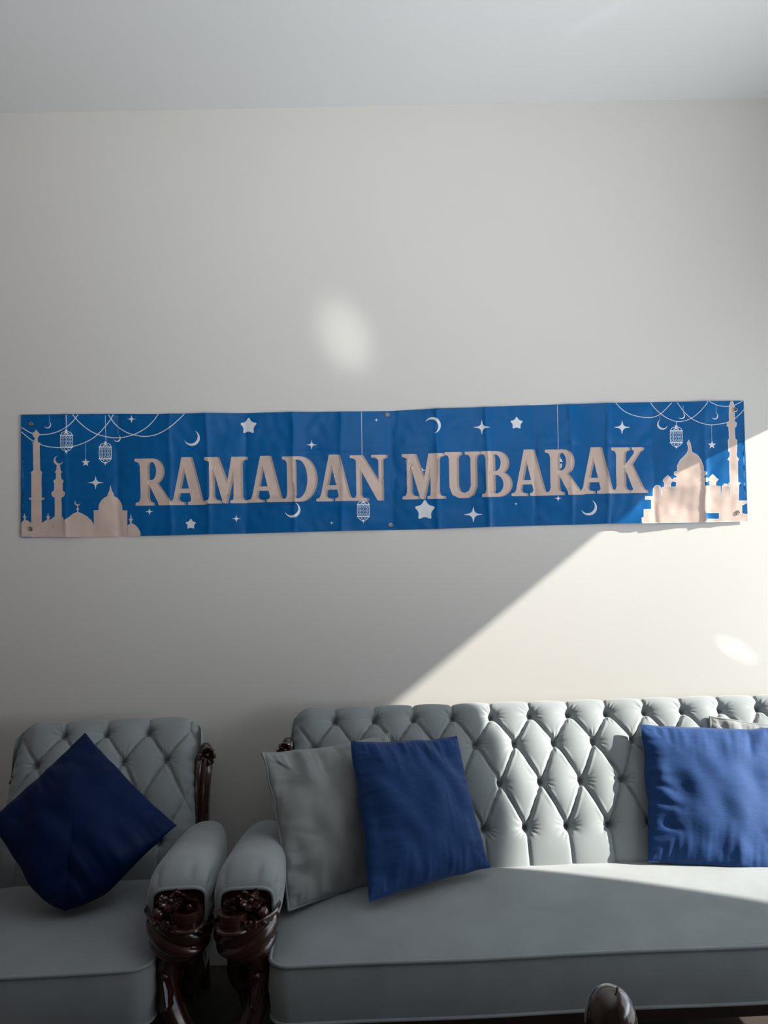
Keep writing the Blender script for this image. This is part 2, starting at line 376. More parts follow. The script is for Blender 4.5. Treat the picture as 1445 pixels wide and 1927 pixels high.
G = {
 'R': [[st(.14,.34,0,.46)], [bowl(.24,.46,.28,0,.55), bowl(.332,.44,.13,.07,.46)], [[(.34,.50),(.55,.50),(.86,.86),(.92,.92),(1.0,.945),(1.0,1.0),(.62,1.0),(.60,.93)]]],
 'A': [[[(.37,0),(.62,0),(.90,.87),(.94,.93),(1,.945),(1,1),(.53,1),(.53,.945),(.60,.93),(.63,.89),(.43,.20),(.245,.87),(.28,.93),(.42,.945),(.42,1),(0,1),(0,.945),(.08,.93),(.13,.87)]],
       [[(.30,.66),(.62,.66),(.62,.75),(.28,.75)]]],
 'M': [[st(.11,.19,0,.36,top=False)], [[(0,0),(.30,0),(.53,.62),(.50,1),(.43,1),(.19,.22),(.19,.5),(.11,.5),(.11,.10),(0,.06)]], [[(.43,1),(.50,1),(.70,.20),(.70,0),(.64,0)]],
       [[(.64,0),(.98,0),(.98,.055),(.88,.08),(.85,.15),(.85,.85),(.88,.93),(1,.945),(1,1),(.60,1),(.60,.945),(.67,.93),(.68,.85),(.68,.15)]]],
 'D': [[st(.14,.36,0,.3)], [bowl(.24,.50,.49,0,1,24), bowl(.35,.46,.29,.07,.93,24)]],
 'N': [[[(0,0),(.32,0),(.80,.62),(.80,.12),(.74,.07),(.60,.055),(.60,0),(1,0),(1,.055),(.93,.07),(.88,.12),(.88,1),(.76,1),(.27,.28),(.27,.86),(.31,.93),(.46,.945),(.46,1),(.02,1),(.02,.945),(.14,.93),(.17,.86),(.17,.12),(.10,.07),(0,.055)]]],
 'U': [[[(0,0),(.45,0),(.45,.055),(.37,.08),(.34,.15),(.34,.74),(.40,.86),(.54,.90),(.68,.85),(.74,.74),(.74,.15),(.70,.08),(.58,.055),(.58,0),(1,0),(1,.055),(.90,.08),(.87,.15),(.87,.74),(.78,.93),(.62,1),(.38,1),(.20,.93),(.12,.76),(.12,.15),(.09,.08),(0,.055)]]],
 'B': [[st(.14,.40,0,.3)], [bowl(.25,.50,.38,0,.52), bowl(.39,.46,.20,.07,.44)], [bowl(.25,.52,.46,.44,1), bowl(.39,.48,.26,.52,.93)]],
 'K': [[st(.14,.36,0,.50)], [[(.36,.55),(.36,.42),(.66,.13),(.66,.07),(.60,.055),(.60,0),(.90,0),(.90,.055),(.80,.10),(.57,.37),(.86,.86),(.92,.93),(1,.945),(1,1),(.56,1),(.56,.945),(.62,.92),(.43,.52)]]],
}
TXT = [('R',254,324,863,951),('A',317,384,860.5,950),('M',385,464,860,947),('A',464.7,532,858,945),('D',531,593.5,859,944),('A',594,661,856,943),('N',658,725,856.5,942),
       ('M',756,834,854,939),('U',836.5,901.5,850.5,937),('B',905,960,849,935),('A',960.6,1027,846,933),('R',1024.5,1094,846,931.5),('A',1086,1152.6,842,929),('K',1149,1214,842,928)]
def letters(mi, dx, dy):
    for ch, x0, x1, y0, y1 in TXT:
        for grp in G[ch]:
            loops = []
            for lp in grp:
                loops.append([(x0+(x1-x0)*x+dx + .018*(y1-y0)*y, y0+(y1-y0)*y+dy-.02*(x-.5)*(x1-x0)) for x, y in lp])
            shape(mi, *loops)
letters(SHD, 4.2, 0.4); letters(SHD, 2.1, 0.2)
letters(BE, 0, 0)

topE = np.array([(40,780.5),(130,779.6),(220,778.7),(300,779.2),(347,778.6),(380,777.6),(465,777),(553,775.6),(640,775.2),(728,773.3),(820,769.5),(914,766.2),(1003,762.5),(1065,761),(1140,759),(1230,757),(1320,755.4),(1399,754)])
botE = np.array([(39.5,1011.5),(125,1011),(230,1009.6),(320,1007.5),(392,1005.4),(460,1004),(555,1001.6),(650,999),(738,997.6),(822,995.5),(922,991.5),(1016,989),(1100,987),(1145,985.3),(1207,984.8),(1260,984.6),(1330,983),(1406.5,981)])
gr = [z1(147,220), z1(145,971), z2(1325,153), z2(1348,944), z4(1209,157), z4(1229,891)]
VC = [(124,.8),(221,1.4),(320,.9),(391,1.1),(462,1.2),(553,1.3),(643,1.0),(736,2.2),(823,1.2),(917,1.4),(1006,1.1),(1074,.9),(1143,1.3),(1231,1.2),(1326,1.1)]
NU, NV = 420, 64
us = np.linspace(0, 1, NU)
ug = us
P2 = []
tx = np.interp; 
tt = np.linspace(0, 1, len(topE))
def edge_pt(E, u):
    x = E[0, 0] + u*(E[-1, 0]-E[0, 0]); return np.array([x, np.interp(x, E[:, 0], E[:, 1])])
outline = [edge_pt(topE, u) for u in us] + [edge_pt(botE, u) for u in us[::-1]]
gpts = []
for u in us[1:-1]:
    a, b_ = edge_pt(topE, u), edge_pt(botE, u)
    for v in np.linspace(0, 1, NV)[1:-1]: gpts.append(a+(b_-a)*v)
verts = [tuple(p) for p in outline]; edges = [(i, (i+1) % len(outline)) for i in range(len(outline))]
nO = len(outline)
for mi, loops in SH:
    for lp in loops:
        b0 = len(verts)
        # subdivide long edges so the shape follows the creases
        q = []
        for i in range(len(lp)):
            a, c = lp[i], lp[(i+1) % len(lp)]; n = max(1, int(np.linalg.norm(c-a)/5))
            for k in range(n): q.append(a+(c-a)*k/n)
        verts += [tuple(p) for p in q]; edges += [(b0+i, b0+(i+1) % len(q)) for i in range(len(q))]
for g in gr:
    b0 = len(verts); q = circ(g, 2.0, 14); verts += q; edges += [(b0+i, b0+(i+1) % 14) for i in range(14)]
verts += [tuple(p) for p in gpts]
rv, re_, rf, _, _, _ = delaunay_2d_cdt([Vector(v) for v in verts], edges, [], 0, 1e-5, False)
rv = np.array([(v.x, v.y) for v in rv]); rf = np.array([f for f in rf if len(f) == 3], int)
cen = rv[rf].mean(1)
def inside(lp, P):
    x, y = P[:, 0], P[:, 1]; r = np.zeros(len(P), bool); q = np.roll(lp, -1, 0)
    for (x1, y1), (x2, y2) in zip(lp, q):
        if y1 == y2: continue
        c = ((y1 > y) != (y2 > y)) & (x < (x2-x1)*(y-y1)/(y2-y1)+x1)
        r ^= c
    return r
keep = inside(np.array(outline), cen)
for g in gr: keep &= ((cen[:, 0]-g[0])**2+(cen[:, 1]-g[1])**2) > 1.9**2
rf = rf[keep]; cen = cen[keep]
order = np.argsort(cen[:, 0]); cx_s = cen[order, 0]
fm = np.zeros(len(rf), int)
for mi, loops in SH:
    allp = np.vstack(loops); lo, hi = allp.min(0), allp.max(0)
    a, c = np.searchsorted(cx_s, [lo[0], hi[0]]); idx = order[a:c]
    idx = idx[(cen[idx, 1] >= lo[1]) & (cen[idx, 1] <= hi[1])]
    if not len(idx): continue
    r = np.zeros(len(idx), bool)
    for lp in loops: r ^= inside(lp, cen[idx])
    fm[idx[r]] = mi
def crease_h(x, y):
    """height of the vinyl off the wall (m): fold lines, pillowed panels, ripples"""
    h = .0060
    for i, (cx, a) in enumerate(VC):
        xx = cx + (y-880)*.02*(1 if i % 2 else .6) + 1.2*math.sin(y*.05+i)
        d = abs(x-xx); sgn = 1 if i % 3 != 1 else -.7
        h += sgn*a*.0044*math.exp(-d/4.0) + a*.0026*math.exp(-(d/28)**2)*sgn
    for j, (c0, sl) in enumerate(((856, -.024), (936, -.022))):
        yy = c0 + sl*(x-400) + 2.2*math.sin(x*.021+j*2) + 1.2*math.sin(x*.07)
        d = abs(y-yy)
        wgt = .6 + .4*math.sin(x*.013+j*1.7)
        h += wgt*(.0030*math.exp(-d/3.5)*(1 if j else -.8) + .0018*math.exp(-(d/20)**2))
    h += .0026*noise.noise(Vector((x*.02, y*.02, 3))) + .0014*noise.noise(Vector((x*.06, y*.05, 9)))
    h += .0036*noise.noise(Vector((x*.011+y*.012, y*.004, 5)))
    # free lower edge lifts at the right end
    if x > 1150: h += .012*max(0, (y-930)/60)**2*math.exp(-((x-1225)/60)**2)
    return max(h, .0012)
BC = wp(722, 880, WALL_Y)
ban = empty('banner', (BC.x, WALL_Y, BC.z))
tag(ban, 'long blue RAMADAN MUBARAK banner with beige skyline print taped to the wall above the sofa', 'banner')
bv = []
for x, y in rv:
    p = wp(x, y, WALL_Y - .004); h = crease_h(x, y)
    bv.append((p.x-BC.x, -h, p.z-BC.z))
me = bpy.data.meshes.new('printed_sheet')
used = np.unique(rf); remap = -np.ones(len(rv), int); remap[used] = np.arange(len(used))
me.from_pydata([bv[i] for i in used], [], remap[rf].tolist())
for k in ('vinyl_blue', 'vinyl_beige', 'vinyl_shadow', 'vinyl_white', 'vinyl_edge'): me.materials.append(M[k])
me.polygons.foreach_set('material_index', fm.astype('i')); me.update(); me.shade_smooth()
# make the sheet face the room
if me.polygons[0].normal.y > 0: me.flip_normals()
sheet = bpy.data.objects.new('printed_sheet', me); C.objects.link(sheet); sheet.parent = ban
for g in gr:
    p = wp(g[0], g[1], WALL_Y-.004); b = MB(); n = 20; rings = []
    for r, y in ((.0042,-.001),(.0042,-.0022),(.0055,-.0034),(.0078,-.0030),(.0088,-.0008)):
        rings.append([(r*math.cos(2*PI*k/n), y, r*math.sin(2*PI*k/n)) for k in range(n)])
    b.grid(rings, wrap_v=True)
    o = b.build('grommet', M['metal'], ban); o.location = (p.x-BC.x, -crease_h(*g), p.z-BC.z)
    o['label'] = 'metal grommet ring'

# ------------------------------------------------------------------ tufted furniture
PROF = [(.50,.36),(.495,.43),(.505,.49),(.545,.586),(.607,.715),(.680,.828),(.742,.910),(.768,.934),(.795,.941),(.815,.922),(.822,.89),(.822,.80),(.822,.34)]
def tufted(parent, x0, x1, s, off, dz, res=.0030, top_scale=1.0):
    prof = catmull([(y, z + dz*min(1, max(0, (z-.45)/.3))) for y, z in PROF], 24)
    seg = np.r_[0, np.cumsum(np.linalg.norm(np.diff(prof, axis=0), axis=1))]
    idx = lambda i: seg[i*24]
    rows = [idx(6), idx(5), idx(4), idx(3)]           # row1 (top) .. row4
    v = np.arange(0, seg[-1]-.42, res); v = np.r_[v, np.linspace(seg[-1]-.42, seg[-1], 14)]
    py = np.interp(v, seg, prof[:, 0]); pz = np.interp(v, seg, prof[:, 1])
    ty = np.gradient(py, v); tz = np.gradient(pz, v); ln = np.hypot(ty, tz); ty /= ln; tz /= ln
    ny, nz = -tz, ty
    u = np.linspace(x0, x1, int((x1-x0)/res)+1)
    U, V = np.meshgrid(u, v, indexing='ij')
    rr = rows[::-1]
    # lattice coordinate: 0 on the top row, 3 on the lowest
    Wc = np.interp(V, rr, [3, 2, 1, 0]); Wc = np.where(V > rows[0], -(V-rows[0])/.1, Wc); Wc = np.where(V < rows[3], 3+(rows[3]-V)/.1, Wc)
    W = np.clip(Wc, 0, 3)
    t = (U-off)/s
    a = t+W/2; b_ = t-W/2
    fa = np.abs(a-np.round(a)); fb = np.abs(b_-np.round(b_))
    cosang = .72
    da = fa*s*cosang; db = fb*s*cosang
    dm = np.minimum(da, db)
    puff = (np.sin(PI*np.clip(fa, 0, .5))*np.sin(PI*np.clip(fb, 0, .5)))
    puff = np.clip(puff, 0, 1)**.38
    # above / below the button rows: channels
    zone_t = np.clip((V-rows[0])/.035, 0, 1); zone_b = np.clip((rows[3]-V)/.035, 0, 1)
    h = .017*(puff-1)
    wob = .0012*np.sin(V*160+U*90)
    h -= .0045*np.exp(-(np.abs(dm+wob)/.0032))*(1-zone_t)*(1-zone_b)
    h += .0022*np.exp(-((dm-.009)/.004)**2)*(1-zone_t)*(1-zone_b)*(.5+.5*np.sin(t*9+W*5))
    cf_t = np.abs(t-np.round(t))*s; cf_b = np.abs(t-.5-np.round(t-.5))*s
    chan = lambda c: .011*(np.clip(np.sin(PI*np.clip(c/s, 0, .5)), 0, 1)**.30-1) - .005*np.exp(-c/.003)
    h = h*(1-zone_t)+zone_t*chan(cf_t); h = h*(1-zone_b)+zone_b*chan(cf_b)
    # button pits with radiating gathers
    pit = np.zeros_like(h); best = np.full_like(h, 9.)
    btn = []
    for k, rv_ in enumerate(rows):
        sh = 0 if k % 2 == 0 else .5
        n0 = int(math.ceil((x0+.045-off)/s-sh)); n1 = int(math.floor((x1-.05-off)/s-sh))
        for i in range(n0, n1+1):
            bx = off+(i+sh)*s; btn.append((bx, rv_))
            i0, i1 = np.searchsorted(u, [bx-.09, bx+.09]); j0, j1 = np.searchsorted(v, [rv_-.09, rv_+.09])
            uu = U[i0:i1, j0:j1]-bx; vv = V[i0:i1, j0:j1]-rv_
            r = np.hypot(uu, vv); th = np.arctan2(vv, uu); ph = bx*37+k
            p = -.030*np.exp(-(r/.0115)**1.9) - .007*np.exp(-(r/.032)**1.4)
            p += .0024*np.cos(13*th+ph+2*np.sin(3*th+ph))*np.exp(-((r-.022)/.016)**2)*(.6+.4*np.cos(2*th+ph))
            pit[i0:i1, j0:j1] += p
    h += pit
    # soft swell of the velvet
    h += .0012*np.sin(U*23+V*11)*np.sin(V*31-U*7)
    fade = np.clip((v-(idx(8)))/.07, 0, 1)[None, :]
    h = h*(1-fade) + fade*(-.015)
    R = .075
    e0 = np.clip((R-(U-x0))/R, 0, 1); e1 = np.clip((R-(x1-U))/R, 0, 1)
    e = np.maximum(e0, e1); ee = 1-np.sqrt(np.clip(1-e*e, 0, 1))
    # side gathers
    h = h*(1-np.clip(e, 0, 1)**2*.8) - R*ee + .0016*np.sin(V*150)*np.clip(e*2-.4, 0, 1)*(1-fade)
    X = U; Y = py[None, :]+ny[None, :]*h; Z = pz[None, :]+nz[None, :]*h
    bk = .832; Y = np.minimum(Y, bk)
    P = np.stack([X, Y, Z], -1)
    mb = MB(); mb.grid(P)
    # close the two ends with a panel behind the rounded edge
    for e_, sgn in ((P[0], 0), (P[-1], 1)):
        c = e_.mean(0); b0 = len(mb.v); mb.v.append(tuple(c)); ring = len(e_)
        st_ = 0 if sgn == 0 else (len(u)-1)*len(v)
        for j in range(ring-1): mb.f.append((st_+j, st_+j+1, b0))
    me = bpy.data.meshes.new('backrest'); me.from_pydata(mb.v, [], mb.f); me.materials.append(M['velvet']); me.update()
    import bmesh
    bm = bmesh.new(); bm.from_mesh(me); bmesh.ops.recalc_face_normals(bm, faces=bm.faces); bm.to_mesh(me); bm.free(); me.shade_smooth()
    o = bpy.data.objects.new('backrest', me); C.objects.link(o); o.parent = parent
    bmb = MB(); bmb.ball((0, 0, 0), .0105, .0105, .0055, 14, 8)
    b0 = bmb.build('button', M['velvet'], o)
    for q, (bx, bvv) in enumerate(btn):
        ob = b0 if q == 0 else b0.copy()
        if q: C.objects.link(ob); ob.parent = o
        j = int(np.searchsorted(v, bvv)); i = int(np.searchsorted(u, bx))
        N = Vector((0, ny[j], nz[j])); i = min(i, len(u)-1)
        ob.location = Vector(P[i, j]) + N*.0045
        ob.rotation_euler = N.to_track_quat('Z', 'Y').to_euler()
    return o

def rrect(x0, x1, y0, y1, r, n=8, bow=0.0, step=.03):
    pts = []
    for cx, cy, a0 in ((x1-r, y0+r, -90), (x1-r, y1-r, 0), (x0+r, y1-r, 90), (x0+r, y0+r, 180)):
        for k in range(n+1):
            a = math.radians(a0+90*k/n); pts.append((cx+r*math.cos(a), cy+r*math.sin(a)))
    # subdivide straight runs
    out = []
    for i in range(len(pts)):
        a, b_ = pts[i], pts[(i+1) % len(pts)]; L = math.dist(a, b_); m_ = max(1, int(L/step))
        for k in range(m_): out.append((a[0]+(b_[0]-a[0])*k/m_, a[1]+(b_[1]-a[1])*k/m_))
    return [(x, y - bow*math.sin(PI*min(1, max(0, (x-x0)/(x1-x0))))*max(0, 1-(y-y0)/.3)) for x, y in out]

def seat(parent, W, D, zb, zt, crown, bow=0.0):
    ol = np.array(rrect(-.006, W+.006, 0, D, .055, bow=bow)); c = np.array([W/2, D/2])
    def inset(d):
        # move each point toward interior by d
        out = ol.copy()
        out[:, 0] = W/2+(ol[:, 0]-W/2)*(1-2*d/W); out[:, 1] = D/2+(ol[:, 1]-D/2)*(1-2*d/D)
        return out
    rings = []
    for d, z in ((.012, zb+.0), (.002, zb+.006), (0, zb+.02), (-.006, (zb+zt)/2), (-.002, zt-.015), (.001, zt-.004)):
        q = inset(d); rings.append([(x, y, z) for x, y in q])
    K = 14
    for k in range(K+1):
        t = (k/K)**1.3*.96; dd = t*min(W, D)/2
        q = inset(.003+dd)
        rings.append([(x, y, zt - .002 + crown*(1-(1-min(1, t*1.05))**2.4) + .0016*noise.noise(Vector((x*6, y*6, 1)))) for x, y in q])
    b = MB(); b.grid(rings, wrap_v=True); n = len(rings[0]); e = len(b.v)
    b.f.append(tuple(range(e-n, e))); b.f.append(tuple(reversed(range(n))))
    o = b.build('seat_cushion', M['velvet'], parent)
    for z, r, dd in ((zt-.002, .0052, -.001), (zb+.004, .0042, .000)):
        t = MB(); q = inset(dd); t.tube([(x, y, z + .0015*math.sin(x*9)) for x, y in q], r, 10, closed=True)
        t.build('piping', M['velvet'], o)
    return o

def arm(parent, xa, s, lift=0, W=.174):
    """s=+1: outer side is +x"""
    a = empty('armrest', (xa, 0, 0)); a.parent = parent
    hw = W/2; b = MB(); rings = []; N = 56
    # y, half width, z centre, half height
    prof = [(.64,.40,.560,.042),(.60,.62,.564,.054),(.52,.80,.570,.062),(.42,.90,.578,.067),(.32,.96,.585,.071),(.24,1.0,.590,.075),(.18,1.02,.594,.077),(.13,1.02,.596,.075),(.10,1.0,.595,.069),(.08,.96,.592,.059),(.07,.88,.589,.048),(.068,.80,.587,.043)]
    pr = catmull(prof, 6)
    for y, wq, zc, hh in pr:
        ring = []
        for k in range(N):
            th = 2*PI*k/N; c_, s_ = math.cos(th), math.sin(th)
            ex = .72
            x = hw*wq*math.copysign(abs(c_)**ex, c_); z = hh*math.copysign(abs(s_)**ex, s_)
            g = max(0, 1-abs(y-.095)/.065)
            pl = max(0, math.cos(th*9+1.1*math.sin(2*th)))**6
            if s_ > -.3: x *= 1-.09*g*pl; z *= 1-.10*g*pl
            if s_ < 0: z *= 1.25
            ring.append((x, y, zc+z+lift))
        rings.append(ring)
    b.grid(rings, wrap_v=True); b.f.append(tuple(range(N)))
    pad = b.build('arm_pad', M['velvet'], a)
    # piping arch round the gathered front
    yy, wq, zc, hh = prof[-1]; pts = []
    for k in range(25):
        th = math.radians(-38+256*k/24); c_, s_ = math.cos(th), math.sin(th)
        z = hh*math.copysign(abs(s_)**.5, s_)*(1.6 if s_ < 0 else 1)
        pts.append((hw*wq*math.copysign(abs(c_)**.5, c_), yy-.002, zc+z+lift))
    t = MB(); t.tube(pts, .0048, 10); t.build('arm_piping', M['velvet'], a)
    # upholstered side below the pad
    t = MB(); t.grid([[(x, y, z) for (x, y) in rrect(-.040, .040, .14, .62, .02)] for z in (.44, .50, .56)], wrap_v=True)
    t.build('side_panel', M['velvet'], a)
    t = MB(); t.grid([[(x, y, z) for (x, y) in rrect(-w_, w_, .14, .62, .015)] for z, w_ in ((.29, .01), (.29, .030), (.32, .036), (.44, .038), (.44, .01))], wrap_v=True)
    t.build('arm_rail', M['wood_black'], a)
    wd = empty('carved_arm_front', (0, 0, 0)); wd.parent = a
    # draped bracket
    t = MB(); rings = []; K, N = 46, 64
    for i in range(K+1):
        q = i/K; ring = []
        for k in range(N):
            ph = 2*PI*k/N; inner = -math.cos(ph)*s         # 1 on the inner side
            ztop = .562+.020*inner; zbot = .452-.004*inner
            tt_ = q
            ridge = abs(math.sin(PI*3.0*(tt_*1.0+.16*inner+.05)))**.7
            base = .062+.016*math.sin(PI*(.35+.6*tt_))**1.2 - .022*max(0, tt_-.6)/.4 - .004*tt_
            r = base*(1+.14*(ridge-.65)) + .004*max(0, 1-tt_*14)
            x = r*1.02*math.cos(ph) - s*.004*inner*(1-tt_); y = .075+r*.95*math.sin(ph)
            z = ztop+(zbot-ztop)*tt_ - .018*math.sin(PI*tt_)*max(0, math.sin(-ph))
            ring.append((x, y, z))
        rings.append(ring)
    inner_r = [[(x*f_, .075+(y-.075)*f_, z+dz_) for x, y, z in rings[0]] for f_, dz_ in ((.0, -.018), (.5, -.02), (.82, -.016), (.90, .002), (.97, .004))]
    rings = inner_r+rings+[[(x*f_, .075+(y-.075)*f_, z-dz_) for x, y, z in rings[-1]] for f_, dz_ in ((.9, .006), (.7, .012), (0, .014))]
    t.grid(rings, wrap_v=True); t.build('bracket', M['wood'], wd)
    # volute curl on the outer side
    t = MB(); cx, cy = s*.028, .026; P = []
    for k in range(37):
        q = k/36; an = (PI*.95-q*1.55*PI); r = .029+.006*q-.010*max(0, q-.75)*4*(q-.75)*4*.6
        for_ = []
        dx, dy = math.cos(an)*s, -math.sin(an)
        zt_ = .590+.004*q; zb_ = .556
        w2 = .0066*(1-.15*q)
        rb_ = r*.80
        P.append([(cx+dx*(rb_+w2), cy+dy*(rb_+w2), zb_), (cx+dx*(r+w2*1.1), cy+dy*(r+w2*1.1), (zt_+zb_)/2), (cx+dx*(r+w2), cy+dy*(r+w2), zt_), (cx+dx*(r-w2), cy+dy*(r-w2), zt_), (cx+dx*(rb_-w2), cy+dy*(rb_-w2), zb_)])
    t.grid(P, wrap_v=True); t.f.append((0,1,2,3,4)); e = len(t.v); t.f.append((e-1,e-2,e-3,e-4,e-5))
    t.lathe([(0,.0),(.040,.0),(.046,-.003),(.047,-.008),(.040,-.014),(0,-.016)], (cx, cy, .560), 32)
    t.build('volute', M['wood'], wd)
    # flowers, berries and leaves
    t = MB(); t.ball((-s*.046, .030, .583), .0165); t.ball((-s*.052, .012, .566), .007); t.ball((-s*.030, .040, .596), .009)
    t.build('berry', M['wood'], wd)
    t = MB(); c0 = Vector((-s*.016, .040, .606))
    for k in range(6):
        an = 2*PI*k/6+.3; t.leaf(c0, (math.cos(an), math.sin(an)*.6-.25, .35*math.sin(an)), (0, -.7, .7), .032, .023, .35, .003)
    t.ball(tuple(c0+Vector((0,-.004,.006))), .007)
    c1 = Vector((-s*.018, .012, .570))
    for k in range(5):
        an = PI+PI*k/4; t.leaf(c1, (math.cos(an), -.5, math.sin(an)*.8), (0, -1, .3), .022, .014, .4, .003)
    t.ball(tuple(c1+Vector((0,-.006,0))), .006)
    t.build('flower', M['wood'], wd)
    t = MB()
    for k in range(9):
        an = math.radians(18+144*k/8); d = Vector((math.cos(an), .12, math.sin(an)))
        t.leaf(Vector((0, .050, .568)), d, (0, -1, .1), .060+.006*math.sin(k*2), .024, .42, .0045)
    for sx in (-1, 1):
        sp = [(sx*(.044-.020*math.sin(q*2.2)*(1-q*.2)), .048-.012*q, .560+.034*math.sin(q*PI)+.004*q) for q in np.linspace(0, 1, 12)]
        t.tube(sp, [.008-.004*q for q in np.linspace(0, 1, 12)], 8)
    t.box(-.060, .060, .074, .11, .50, .618)
    t.build('leaf_panel', M['wood'], wd)
    # leg: cabriole sweep to the floor
    path = catmull([(-s*.022, .085, .462), (-s*.034, .080, .41), (-s*.028, .070, .355), (-s*.004, .058, .30), (s*.030, .046, .245), (s*.056, .034, .17), (s*.056, .020, .09), (s*.050, .005, .035), (s*.048, -.005, .012)], 6)
    n = len(path); rad = [.046-.024*(k/(n-1))**.8 + .006*max(0, k/(n-1)-.85)/.15 for k in range(n)]
    t = MB(); t.tube([tuple(p) for p in path], rad, 20, ell=.8, flute=.16, nf=6)
    path = catmull([(s*.02, .11, .45), (s*.026, .13, .40), (s*.018, .15, .36), (s*.000, .16, .33)], 5); t.tube([tuple(p) for p in path], [.034, .036]+[.034]*(len(path)-4)+[.02, .01], 14, flute=.15)
    t.leaf((-s*.036, .035, .435), (s*.2, -.15, -1), (-s*.2, -1, 0), .09, .030, .10, .005)
    t.ball((-s*.030, .032, .425), .010)
    t.leaf((s*.000, .020, .26), (s*.25, -.15, -1), (0, -1, 0), .08, .028, .12, .004)
    t.ball((s*.048, -.004, .020), .024, .026, .020)
    t.build('leg', M['wood'], wd)
    return a

def back_post(parent, x, s, dz=0):
    p = empty('back_post', (x, 0, 0)); p.parent = parent
    path = catmull([(0, .66, .30), (0, .645, .50), (0, .665, .64), (s*.004, .705, .76), (s*.008, .730, .80+dz)], 7)
    t = MB(); t.tube([tuple(q) for q in path], [.030]*len(path), 28, flute=.30, nf=8)
    t.tube([(s*.016, q[1]-.01, q[2]) for q in path[6:]], .008, 10)
    t.build('fluted_column', M['wood'], p)
    t = MB(); c = Vector((s*.014, .722, .815+dz))
    t.ball(tuple(c), .026, .024, .042)
    for k in range(8):
        an = 2*PI*k/8; t.leaf(c+Vector((s*.006, -.018, 0)), (s*.2+.6*math.cos(an), -.3, math.sin(an)), (s*.3, -1, 0), .036, .022, .25, .0035)
    for k in range(4):
        t.leaf(c+Vector((s*(-.014+.010*k), -.016, -.022)), (0, -.1, -1), (0, -1, 0), .040, .015, .2, .0035)
    t.ball(tuple(c+Vector((s*.008, -.026, .004))), .008)
    t.build('rosette', M['wood'], p)
    t = MB(); t.tube([(0, .66, .32), (0, .70, .16), (0, .76, .01)], [.026, .022, .018], 12); t.build('leg', M['wood'], p)
    return p

# sofa
sofa = empty('sofa', (-.305, 1.98, 0), math.radians(2.7))
tag(sofa, 'long grey velvet button-tufted sofa with carved dark wood arm fronts under the banner', 'sofa')
SW = 1.95
tufted(sofa, 0.0, SW, .138, .155, 0.0)
seat(sofa, SW, .60, .315, .462, .030, bow=.0)
arm(sofa, -.068, -1); arm(sofa, SW+.075, 1)
back_post(sofa, .006, -1); back_post(sofa, SW-.006, 1)
t = MB(); t.box(.02, SW-.02, .05, .09, .255, .318); t.box(.02, SW-.02, .60, .80, .255, .36); t.box(.02, .06, .05, .9, .255, .318); t.box(SW-.06, SW-.02, .05, .9, .255, .318)
t.build('seat_rail', M['wood_black'], sofa, smooth=False, recalc=False)

CW = .62; ang = math.radians(5.0)
co = Vector((-.612, 1.98, 0)) - Vector((math.cos(ang), math.sin(ang), 0))*CW
chair = empty('armchair', co, ang)
tag(chair, 'grey velvet button-tufted armchair with carved dark wood arms left of the sofa', 'armchair')
tufted(chair, .02, .645, .142, .322, -.020)
seat(chair, CW, .60, .318, .466, .026)
arm(chair, CW+.066, 1); arm(chair, -.066, -1)
back_post(chair, CW+.030, 1, -.012); back_post(chair, .075, -1, -.07)
t = MB(); t.box(.02, CW-.02, .05, .09, .255, .318); t.box(.02, CW-.02, .60, .80, .255, .36); t.box(.02, .06, .05, .9, .255, .318); t.box(CW-.06, CW-.02, .05, .9, .255, .318)
t.build('seat_rail', M['wood_black'], chair, smooth=False, recalc=False)

